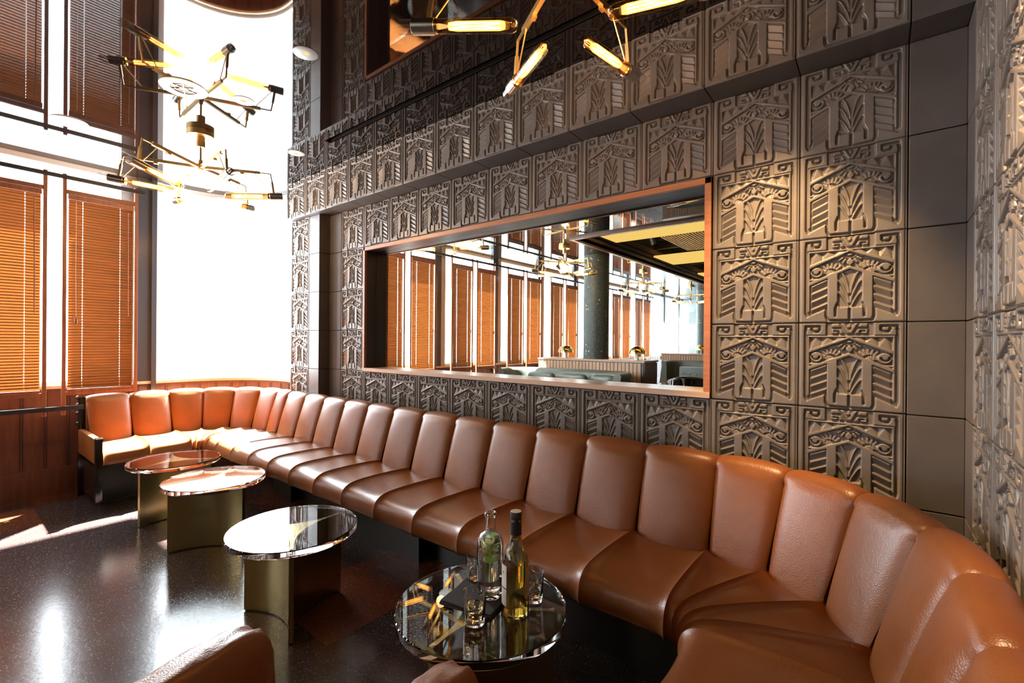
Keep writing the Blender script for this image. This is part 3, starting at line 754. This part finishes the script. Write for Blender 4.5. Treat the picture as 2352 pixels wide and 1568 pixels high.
def tumbler(loc, label, drink):
    r = tag(empty('tumbler', loc), label, 'glass', 'glass tumblers on the drinks table')
    po = [(0,0),(.036,0),(.0385,.003),(.0425,.112),(.0435,.1165)]; pi_ = [(0,.014),(.033,.014),(.0375,.018),(.0410,.112),(.0425,.1165)]
    bm = lathe(bmesh.new(), po+pi_[::-1], 36)
    # cut facets round the lower half
    for v in bm.verts:
        if v.co.z < .06 and v.co.xy.length > .0375:
            a = math.atan2(v.co.y, v.co.x); v.co.xy *= 1-.02*abs(math.sin(a*9))
    bmesh.ops.recalc_face_normals(bm, faces=bm.faces[:]); obj('glass_cup', bm, 'bottle_glass', r, smooth=.9)
    if drink:
        obj('drink', lathe(bmesh.new(), [(0,.0142),(.0328,.0142),(.0372,.0184),(.0382,.058),(0,.058)], 36), 'cocktail', r, smooth=.9)
        for k, (x, y, z, t) in enumerate(((.004,.006,.058,.5),(-.014,-.008,.045,1.2))):
            m_ = Matrix.Translation((x,y,z)) @ Matrix.Rotation(t,4,'Z') @ Matrix.Rotation(.6,4,'X') @ Matrix.Rotation(.5,4,'Y')
            bm = bmesh.new(); s = .015 if k == 0 else .012; bx(bm, -s, s, -s, s, -s, s, bev=.003, mat=m_); obj('ice_cube', bm, 'ice', r)
    else:
        obj('drink', lathe(bmesh.new(), [(0,.0142),(.0328,.0142),(.0372,.0184),(.0378,.046),(0,.046)], 36), 'water', r, smooth=.9)
tumbler((2.806,-1.405,TZ), 'cut glass tumbler of pale amber drink and ice in front of the bottles', True)
tumbler((2.612,-1.185,TZ), 'clear glass tumbler standing behind the black napkin, left of the water bottle', False)
tumbler((2.885,-1.145,TZ), 'clear glass tumbler half hidden behind the golden spirit bottle', False)
# folded napkin: three soft folded layers
nk = tag(empty('cloth_napkin', (2.705,-1.268,TZ)), 'folded black cloth napkin under the water bottle', 'napkin')
nk.rotation_euler = (0,0,math.radians(12))
for i, (hx, hy, z) in enumerate(((.118,.118,0),(.115,.115,.0045),(.112,.112,.009))):
    bm = bmesh.new(); nx = 20; rows = []
    prof = catmull([(-hy,.0022),(-hy+.002,.0042),(-hy*.9,.0044),(0,.0043),(hy*.9,.0044),(hy-.001,.004),(hy,.0022),(hy-.001,.0004),(0,.0001),(-hy+.001,.0004)], 2)
    for k in range(nx+1):
        x = -hx+2*hx*k/nx; rows.append([bm.verts.new((x+.003*math.sin(p[0]*40+i), p[0]+.003*math.sin(x*30+i*2), z+p[1])) for p in prof])
    for a, b_ in zip(rows, rows[1:]):
        for q in range(len(prof)): bm.faces.new([a[q],a[(q+1)%len(prof)],b_[(q+1)%len(prof)],b_[q]])
    bm.faces.new(rows[0][::-1]); bm.faces.new(rows[-1]); bmesh.ops.recalc_face_normals(bm, faces=bm.faces[:])
    obj('fold', bm, 'napkin', nk, smooth=1.2)

# ------------------------------------------------------------------ lounge chairs by the camera (only their backs show)
def cushion(bm, hx, hy, hz, m_, puff=.25, nx=12, wav=0):
    # soft box: superellipsoid with seams
    vs = {}; r0 = len(bm.verts)
    import itertools
    b2 = bmesh.new(); bmesh.ops.create_cube(b2, size=2); bmesh.ops.subdivide_edges(b2, edges=b2.edges[:], cuts=nx, use_grid_fill=True)
    for v in b2.verts:
        x, y, z = v.co
        px, py, pz = abs(x), abs(y), abs(z)
        k = (px**5+py**5+pz**5)**(1/5); sx, sy, sz = x/k, y/k, z/k
        bl = 1+puff*.3*(1-min(1,px)**2)*(1-min(1,py)**2)
        sh = 1 - .02*wav*math.sin(x*13+y*5)*math.sin(y*11+z*7)
        v.co = m_ @ Vector((sx*hx*sh, sy*hy*sh, sz*hz*(1+puff*(1-abs(sx)**2)*(1-abs(sy)**2))*sh))
    me = bpy.data.meshes.new('t'); b2.to_mesh(me); b2.free(); bm.from_mesh(me); bpy.data.meshes.remove(me); return bm
def lounge_chair(loc, rz, label, wdt=.6, dep=.36, top=.73):
    # local: back plane along y from 0 to -wdt at x 0..0.17, seat towards +x
    r = tag(empty('lounge_chair', loc, rz), label, 'chair', 'tan leather lounge chairs by the camera')
    R_ = Matrix.Rotation
    obj('backrest', cushion(bmesh.new(), .20, wdt/2, .062, Matrix.Translation((.085,-wdt/2,top-.19)) @ R_(PI/2,4,'Y') @ R_(-.06,4,'Y'), .25, wav=1), 'leather', r, smooth=3.2)
    obj('seat', cushion(bmesh.new(), dep/2, wdt/2-.02, .065, Matrix.Translation((.16+dep/2,-wdt/2,.385)), .25), 'leather', r, smooth=3.2)
    obj('seat_frame', box(.05, .17+dep, -wdt+.03, -.03, .26, .32, bev=.006), 'black', r)
    for x in (.08, .13+dep):
        for y in (-.06, -wdt+.06): obj('leg', cyl(bmesh.new(), (x,y,0), (x,y,.27), .013, .018, 12), 'black', r, smooth=.6)
    return r
lounge_chair((2.585,-2.11,0), math.radians(17), 'tan leather lounge chair back at the bottom left of the picture', .55, .22, .775)
lounge_chair((3.075,-1.815,0), math.radians(8), 'tan leather chair back showing just below the drinks table', .44, .22, .735)

# ------------------------------------------------------------------ chandeliers
def make_chandelier():
    r = empty('chandelier')
    obj('canopy', lathe(bmesh.new(), [(0,0),(.10,0),(.10,-.045),(.033,-.045),(.033,-.13),(.008,-.13),(0,-.12)], 40), 'brass', r, smooth=.5)
    obj('stem', cyl(bmesh.new(), (0,0,-.12), (0,0,-.24), .008, n=12), 'brass', r, smooth=.6)
    obj('hub', lathe(bmesh.new(), [(0,-.235),(.016,-.235),(.016,-.26),(.022,-.262),(.022,-.315),(.014,-.325),(0,-.325)], 24), 'brass', r, smooth=.5)
    Z = -.292
    for k in range(6):
        bm = bmesh.new()
        bar(bm, (.02,0,Z), (.44,0,Z+.012), .020, .025); bar(bm, (.44,0,Z+.012), (.525,0,Z+.014), .010, .010); bar(bm, (.521,0,Z+.014), (.535,0,Z-.06), .010, .010)
        bar(bm, (.534,0,Z-.055), (.55,0,Z-.165), .017, .017); bx(bm, .29, .32, -.012, .012, Z-.018, Z-.002)
        arm = obj('arm', bm, 'brass', r); arm.rotation_euler = (0,0,k*PI/3)
        obj('strut', cyl(bmesh.new(), (.40,0,Z+.0), (.535,0,Z-.168), .0035, n=8), 'brass', arm, smooth=.6)
        zl = Z-.178
        ax = Matrix.Translation((.555,0,zl)) @ Matrix.Rotation(-PI/2-.11, 4, 'Y')   # lathe +z -> -x (towards the middle)
        obj('socket', lathe(bmesh.new(), [(.0,-.062),(.030,-.062),(.032,-.060),(.032,.036),(.030,.038),(.0,.038)], 28, axis=ax), 'steel', arm, smooth=.6)
        obj('socket_ring', lathe(bmesh.new(), [(.0,.038),(.0292,.038),(.0292,.052),(.0,.052)], 28, axis=ax), 'polbrass', arm, smooth=.6)
        obj('end_tube', lathe(bmesh.new(), [(.0275,-.062),(.0275,-.128),(.026,-.128),(.026,-.062)], 28, axis=ax), 'tube_glass', arm, smooth=.8)
        obj('bulb', lathe(bmesh.new(), [(.027,.052),(.0285,.07),(.0285,.345),(.0265,.365),(.018,.380),(0,.386)], 28, axis=ax), 'bulb_glass', arm, smooth=.9)
        bm = bmesh.new()
        for q in range(4):
            a = q*PI/2; rr = .011
            tube(bm, [ax @ Vector((rr*math.cos(a+t), rr*math.sin(a+t), .10+.21*t/1.2)) for t in np.linspace(0,1.2,8)], .0021, 5)
        obj('filament', bm, 'filament', arm)
        obj('glow_fill', lathe(bmesh.new(), [(.014,.095),(.018,.13),(.018,.31),(.014,.33)], 14, axis=ax), 'glow_fill', arm, smooth=.9)  # added core, stands in for the glow filling the bulb
        obj('bulb_stem', lathe(bmesh.new(), [(0,.052),(.011,.052),(.006,.085),(.0,.10)], 12, axis=ax), 'downlight', arm, smooth=.8)
    return r
ch = make_chandelier()
for i, (x, y, a, lb) in enumerate(((-.48,-1.25,0,'hanging before the corner window'), (2.993,-1.135,27,'cut off by the picture top'),
        (-.51,-4.25,8,'nearest one seen in the mirror'), (-.53,-7.9,20,'seen in the mirror behind the mosaic column'), (-.55,-11.6,14,'farthest one seen in the mirror'))):
    o = ch if i == 0 else copy_tree(ch); o.location = (x,y,ZC+(.04 if i == 1 else 0)); o.rotation_euler = (0,0,math.radians(a))
    tag(o, 'brass chandelier with tube bulbs, '+lb, 'chandelier', 'brass chandeliers')

# ------------------------------------------------------------------ ceiling fittings
def disc(name, loc, prof, mats, label, cat, group=None, rz=0):
    pass
v = tag(empty('air_vent', (.208,-1.572,ZC), math.radians(40)), 'round white ceiling air vent with open spokes above the corner', 'vent')
obj('rim', lathe(bmesh.new(), [(.078,-.001),(.078,-.006),(.135,-.006),(.140,-.004),(.140,0),(.078,0)], 56), 'white', v, smooth=.5)
obj('backing', lathe(bmesh.new(), [(0,-.0008),(.08,-.0008),(.08,-.0002),(0,-.0002)], 40), 'blackmetal', v)
bm = bmesh.new()
for i in range(3): a = i*PI/3; bar(bm, (-.078*math.cos(a),-.078*math.sin(a),-.004), (.078*math.cos(a),.078*math.sin(a),-.004), .006, .004)
for rr in (.022,.052): tube(bm, [(rr*math.cos(t),rr*math.sin(t),-.004) for t in np.linspace(0,2*PI,25)], .002, 6)
obj('spokes', bm, 'white', v)
s = tag(empty('ceiling_speaker', (-1.11,-1.965,ZC)), 'round white flush ceiling speaker with fine grille near the blinds', 'speaker')
obj('rim', lathe(bmesh.new(), [(.085,-.008),(.112,-.008),(.118,-.004),(.118,0),(.085,0)], 48), 'white', s, smooth=.5)
obj('grille', lathe(bmesh.new(), [(0,-.010),(.06,-.009),(.085,-.007),(.085,-.001),(0,-.001)], 48), 'grille', s, smooth=.8)
def downlight(x, y, label):
    d = tag(empty('downlight', (x,y,ZC)), label, 'downlight', 'small round downlights in the dark ceiling')
    obj('trim_ring', lathe(bmesh.new(), [(.02,-.0035),(.066,-.0035),(.070,-.002),(.070,0),(.02,0)], 40), 'mullion', d, smooth=.5)
    obj('lamp', lathe(bmesh.new(), [(0,-.0032),(.02,-.0032),(.02,-.0002),(0,-.0002)], 24), 'downlight', d)
downlight(.358,-1.247,'white round downlight beside the air vent'); downlight(1.251,-1.254,'large round downlight with oval opening above the pilaster'); downlight(-.268,-.546,'small round downlight in front of the band of patterned blocks at the far corner')

# ------------------------------------------------------------------ the far part of the room, seen in the mirror
def column(x, y, label):
    n = 48; me_b = bmesh.new(); uv = me_b.loops.layers.uv.new('UVMap')
    A = [[me_b.verts.new((x+.255*math.cos(2*PI*i/n), y+.255*math.sin(2*PI*i/n), z)) for i in range(n)] for z in (0, ZC)]
    for i in range(n):
        f = me_b.faces.new([A[0][i],A[0][(i+1)%n],A[1][(i+1)%n],A[1][i]]); f.smooth = True
        for lp, (u_, v_) in zip(f.loops, ((i/n,0),((i+1)/n,0),((i+1)/n,1),(i/n,1))): lp[uv].uv = (u_, v_)
    return tag(obj('mosaic_column', me_b, 'mosaic'), label, 'column', 'round mosaic columns')
column(-.51,-5.48,'round dark green mosaic column behind the near wood divider'); column(-.51,-12.9,'round dark mosaic column at the far end of the room')
def divider(x0, x1, y1, y0, label, hgt=1.19, notch=None):
    r = tag(empty('wood_divider', ((x0+x1)/2,(y0+y1)/2,0)), label, 'divider', 'slatted wood dividers')
    bm = bmesh.new(); seg = [(x0, x1, y0, y1)] if not notch else [(x0, notch[0], y0, y1), (notch[1], x1, y0, y1), (notch[0], notch[1], notch[2], y1)]
    for q in seg: bx(bm, *q, 0, hgt-.035)
    rel(obj('core', bm, 'reveal', r), r)
    bm = bmesh.new(); n = int((x1-x0)/.075)
    for i in range(n): bx(bm, x0+i*.075+.006, x0+(i+1)*.075-.006, y1, y1+.018, .02, hgt-.05)
    rel(obj('slats', bm, 'slat_wood', r), r)
    bm = bmesh.new()
    for i in range(int((y1-y0)/.075)): bx(bm, x1, x1+.018, y0+i*.075+.006, y0+(i+1)*.075-.006, .02, hgt-.05)
    rel(obj('end_slats', bm, 'coffer_wood', r), r)
    bm = bmesh.new()
    for a, b_, c, d in seg: bx(bm, a-(.01 if a == x0 else 0), b_+(.03 if b_ == x1 else 0), c-(.02 if c == y0 else 0), d+.03, hgt-.035, hgt)
    rel(obj('cap', bm, 'slat_wood', r), r)
    return r
divider(-1.62,.67,-5.05,-5.66,'slatted wood divider with mosaic column rising from it', 1.19, (-.78,-.24,-5.21))
divider(-1.3,2.4,-11.2,-11.8,'far slatted wood divider behind the grey armchairs', 1.19)
def dome_lamp(x, y, z, label):
    r = tag(empty('dome_lamp', (x,y,z)), label, 'lamp', 'polished brass dome lamps')
    obj('base', lathe(bmesh.new(), [(0,0),(.05,0),(.05,.008),(.02,.011),(0,.011)], 28), 'polbrass', r, smooth=.6)
    obj('stem', cyl(bmesh.new(), (0,0,.01), (0,0,.12), .022, n=20), 'label', r, smooth=.6)
    P = [(.155*math.cos(t), .115+.15*math.sin(t)) for t in np.linspace(0, PI/2-.001, 14)]+[(0,.265)]
    P2 = [(.15*math.cos(t), .115+.145*math.sin(t)) for t in np.linspace(0, PI/2-.001, 14)]+[(0,.26)]
    obj('dome_shade', lathe(bmesh.new(), P2[::-1]+P, 40), 'polbrass', r, smooth=.9)
dome_lamp(-1.13,-5.33,1.19,'polished brass dome lamp at the window end of the near divider'); dome_lamp(.42,-5.36,1.19,'polished brass dome lamp at the open end of the near divider')
dome_lamp(-.2,-11.5,1.19,'polished brass dome lamp on the far divider')
def green_sofa(x0, x1, yb, label):
    r = tag(empty('green_banquette', ((x0+x1)/2, yb+.3, 0)), label, 'banquette', 'green leather banquettes')
    prof = [(0,.35),(.03,.6),(.06,.85),(.05,.96),(.10,1.0),(.17,.97),(.20,.88),(.21,.45)]
    P = []
    for t in np.linspace(PI, PI/2, 7)[:-1]: P.append(((x0+.55)+.55*math.cos(t), (yb+.5)-.5*math.sin(t), t))
    for x in np.linspace(x0+.55, x1-.55, 10): P.append((x, yb, PI/2))
    for t in np.linspace(PI/2, 0, 7)[1:]: P.append(((x1-.55)+.55*math.cos(t), (yb+.5)-.5*math.sin(t), t))
    P = [(P[0][0],yb+.85,PI)]+P+[(P[-1][0],yb+.85,0)]
    bm = bmesh.new(); rows = []
    pr_ = catmull(prof, 3)
    for x, y_, t in P:
        n = Vector((math.cos(t), -math.sin(t), 0)); rows.append([bm.verts.new(Vector((x,y_,0)) - n*p[0] + Vector((0,0,p[1]))) for p in pr_])
    m = len(pr_)
    for a, b_ in zip(rows, rows[1:]):
        for i in range(m): bm.faces.new([a[i],a[(i+1)%m],b_[(i+1)%m],b_[i]])
    bm.faces.new(rows[0][::-1]); bm.faces.new(rows[-1]); bmesh.ops.recalc_face_normals(bm, faces=bm.faces[:])
    rel(obj('backrest', bm, 'green_leather', r, smooth=.8), r)
    rel(obj('seat', box(x0+.2, x1-.2, yb+.18, yb+.82, .12, .47, bev=.05), 'green_leather', r, smooth=.8), r)
    rel(obj('plinth', box(x0+.25, x1-.25, yb+.2, yb+.75, 0, .12), 'plinth', r), r)
    return r
green_sofa(-2.0,.72,-4.98,'green leather banquette in front of the near divider'); green_sofa(-1.0,2.4,-11.1,'green leather banquette in front of the far divider')
for x, s_, lb in ((-1.05,.30,'left small green leather cushion on the near green banquette'), (-.39,.33,'middle green leather cushion on the near green banquette'), (.25,.25,'right green leather cushion on the near green banquette')):
    bm = cushion(bmesh.new(), s_, .20, .05, Matrix.Translation((x,-4.36,.76)) @ Matrix.Rotation(1.25,4,'X'), .9, 10, 1)
    tag(obj('cushion', bm, 'green_leather', smooth=3.2), lb, 'cushion', 'green cushions')
def tub_chair(x, y, rz, mt, label, w=.72, hgt=.85):
    r = tag(empty('armchair', (x,y,0), rz), label, 'armchair')
    bm = bmesh.new(); rows = []
    for t in np.linspace(-.15, PI+.15, 18):
        n = Vector((math.cos(t), math.sin(t), 0)); h = hgt-.18*(1-math.sin(max(0,min(PI,t))))
        rows.append([bm.verts.new(n*q + Vector((0,0,z))) for q, z in ((w/2-.11,.3),(w/2-.11,h-.03),(w/2-.08,h),(w/2-.03,h),(w/2,h-.04),(w/2,.14),(w/2-.11,.14))])
    for a, b_ in zip(rows, rows[1:]):
        for i in range(7): bm.faces.new([a[i],a[(i+1)%7],b_[(i+1)%7],b_[i]])
    bm.faces.new(rows[0][::-1]); bm.faces.new(rows[-1]); bmesh.ops.recalc_face_normals(bm, faces=bm.faces[:]); obj('backrest', bm, mt, r, smooth=1.)
    obj('seat', cushion(bmesh.new(), w/2-.10, w/2-.10, .09, Matrix.Translation((0,-.03,.36)), .2), mt, r, smooth=3.2)
    for sx in (-1,1):
        for sy in (-1,1): obj('leg', cyl(bmesh.new(), (sx*.22,sy*.22,0), (sx*.2,sy*.2,.28), .012, .018, 10), 'black', r)
    return r
tub_chair(1.05,-6.5,-.25,'black','low black shiny tub chair at the end of the near divider', .95, .88)
def box_chair(x, y, rz, label):
    r = tag(empty('velvet_armchair', (x,y,0), rz), label, 'armchair', 'grey velvet armchairs')
    obj('backrest', box(-.36,.36,.26,.38,.2,.95,bev=.035), 'grey_velvet', r, smooth=.9)
    for sx in (-1,1): obj('arm', box(min(sx*.36,sx*.26),max(sx*.36,sx*.26),-.34,.28,.16,.68,bev=.03), 'grey_velvet', r, smooth=.9)
    obj('seat', cushion(bmesh.new(), .26, .30, .09, Matrix.Translation((0,-.04,.38)), .2), 'grey_velvet', r, smooth=3.2)
    for i in range(4): obj('button', lathe(bmesh.new(), [(0,-.008),(.014,0),(0,.008)], 10, axis=Matrix.Translation((-.24+.16*i,.382,.78)) @ Matrix.Rotation(PI/2,4,'X')), 'ink', r)
    for sx in (-.3,.3):
        for sy in (-.28,.3): obj('leg', cyl(bmesh.new(), (sx,sy,0), (sx,sy,.2), .012, .016, 8), 'brass', r)
box_chair(.62,-8.6,.1,'grey velvet armchair, left of the pair before the far divider'); box_chair(1.45,-8.3,-.15,'grey velvet armchair, right of the pair before the far divider')
t = tag(empty('wall_speaker', (-1.75,YF+.14,2.5)), 'grey loudspeaker high on the far wall', 'speaker')
obj('cabinet', box(-.22,.22,-.12,.12,-.22,.22,bev=.01), 'grey', t); obj('bracket', box(-.03,.03,-.14,-.12,-.05,.05), 'blackmetal', t)

# ------------------------------------------------------------------ bring everything to real size
done = set()
for o in bpy.data.objects:
    o.location = o.location*SC
    if o.type == 'MESH' and o.data.name not in done:
        done.add(o.data.name); o.data.transform(Matrix.Scale(SC, 4))

# ------------------------------------------------------------------ light
w = bpy.data.worlds.new('World'); bpy.context.scene.world = w; w.use_nodes = True
bg = w.node_tree.nodes['Background']; bg.inputs[0].default_value = (.86,.94,1,1); bg.inputs[1].default_value = WS if 'WS' in globals() else 28.0
def area(name, loc, rot, sx, sy, portal=True):
    l = bpy.data.lights.new(name, 'AREA'); l.shape = 'RECTANGLE'; l.size = sx*SC; l.size_y = sy*SC; l.cycles.is_portal = portal
    o = bpy.data.objects.new(name, l); C.objects.link(o); o.location = Vector(loc)*SC; o.rotation_euler = rot; return o
hz = (SZ+ZC)/2; hh = ZC-SZ
area('window_portal', (XL-.12, -7.9, hz), (0, -PI/2, 0), hh, 13.6)
area('corner_portal', (-2.2, -.35, hz), (0, -PI/2, -math.radians(40)), hh, 1.7)
sun = bpy.data.lights.new('sun', 'SUN'); sun.energy = 240; sun.angle = math.radians(1.5); sun.color = (1,.94,.86)
so = bpy.data.objects.new('sun', sun); C.objects.link(so); so.rotation_euler = Vector((.42,-.50,-1)).to_track_quat('-Z', 'Y').to_euler()
def spot(name, loc, tgt, power, size, col=(1,.66,.34), blend=.8, rad=.02):
    l = bpy.data.lights.new(name, 'SPOT'); l.energy = power; l.spot_size = math.radians(size); l.spot_blend = blend; l.color = col; l.shadow_soft_size = rad
    o = bpy.data.objects.new(name, l); C.objects.link(o); o.location = Vector(loc)*SC
    o.rotation_euler = (Vector(tgt)-Vector(loc)).to_track_quat('-Z', 'Y').to_euler(); return o
spot('tile_spot', (3.25,-.75,ZC-.03), (3.70,0,1.55), 340, 44, (1,.60,.27))
spot('side_spot', (3.62,-1.35,ZC-.03), (4.25,-1.28,2.25), 320, 54, (1,.64,.36))
def bulb_light(loc, power):
    l = bpy.data.lights.new('chandelier_light', 'POINT'); l.energy = power; l.color = (1,.62,.30); l.shadow_soft_size = .05
    o = bpy.data.objects.new('chandelier_light', l); C.objects.link(o); o.location = Vector(loc)*SC
bulb_light((-.48,-1.25,ZC-.42), 30); bulb_light((2.99,-1.13,ZC-.38), 4); bulb_light((-.51,-4.25,ZC-.42), 22)
# ------------------------------------------------------------------ camera
cam = bpy.data.cameras.new('camera'); co = bpy.data.objects.new('camera', cam); C.objects.link(co)
cam.sensor_width = 36; cam.sensor_fit = 'HORIZONTAL'; cam.lens = 36*1063.97/2352; cam.clip_start = .02
yw, pt, rl = (math.radians(a) for a in (38.3547, -.0463, .4324))
F = Vector((-math.sin(yw)*math.cos(pt), math.cos(yw)*math.cos(pt), math.sin(pt))); R = Vector((math.cos(yw), math.sin(yw), 0)); U = R.cross(F)
R, U = R*math.cos(rl)+U*math.sin(rl), -R*math.sin(rl)+U*math.cos(rl)
co.matrix_world = Matrix(((R.x,U.x,-F.x,3.9673*SC),(R.y,U.y,-F.y,-2.6628*SC),(R.z,U.z,-F.z,1.5278*SC),(0,0,0,1)))
sc = bpy.context.scene; sc.camera = co
sc.view_settings.view_transform = 'Standard'; sc.view_settings.look = 'None'; sc.view_settings.gamma = 1; sc.view_settings.exposure = 0.0
sc.view_settings.use_curve_mapping = False
cy = sc.cycles
cy.max_bounces = 14; cy.diffuse_bounces = 6; cy.glossy_bounces = 8; cy.transmission_bounces = 14; cy.transparent_max_bounces = 24
cy.sample_clamp_indirect = 8; cy.caustics_reflective = False; cy.caustics_refractive = True; cy.blur_glossy = 1.0; cy.use_denoising = True
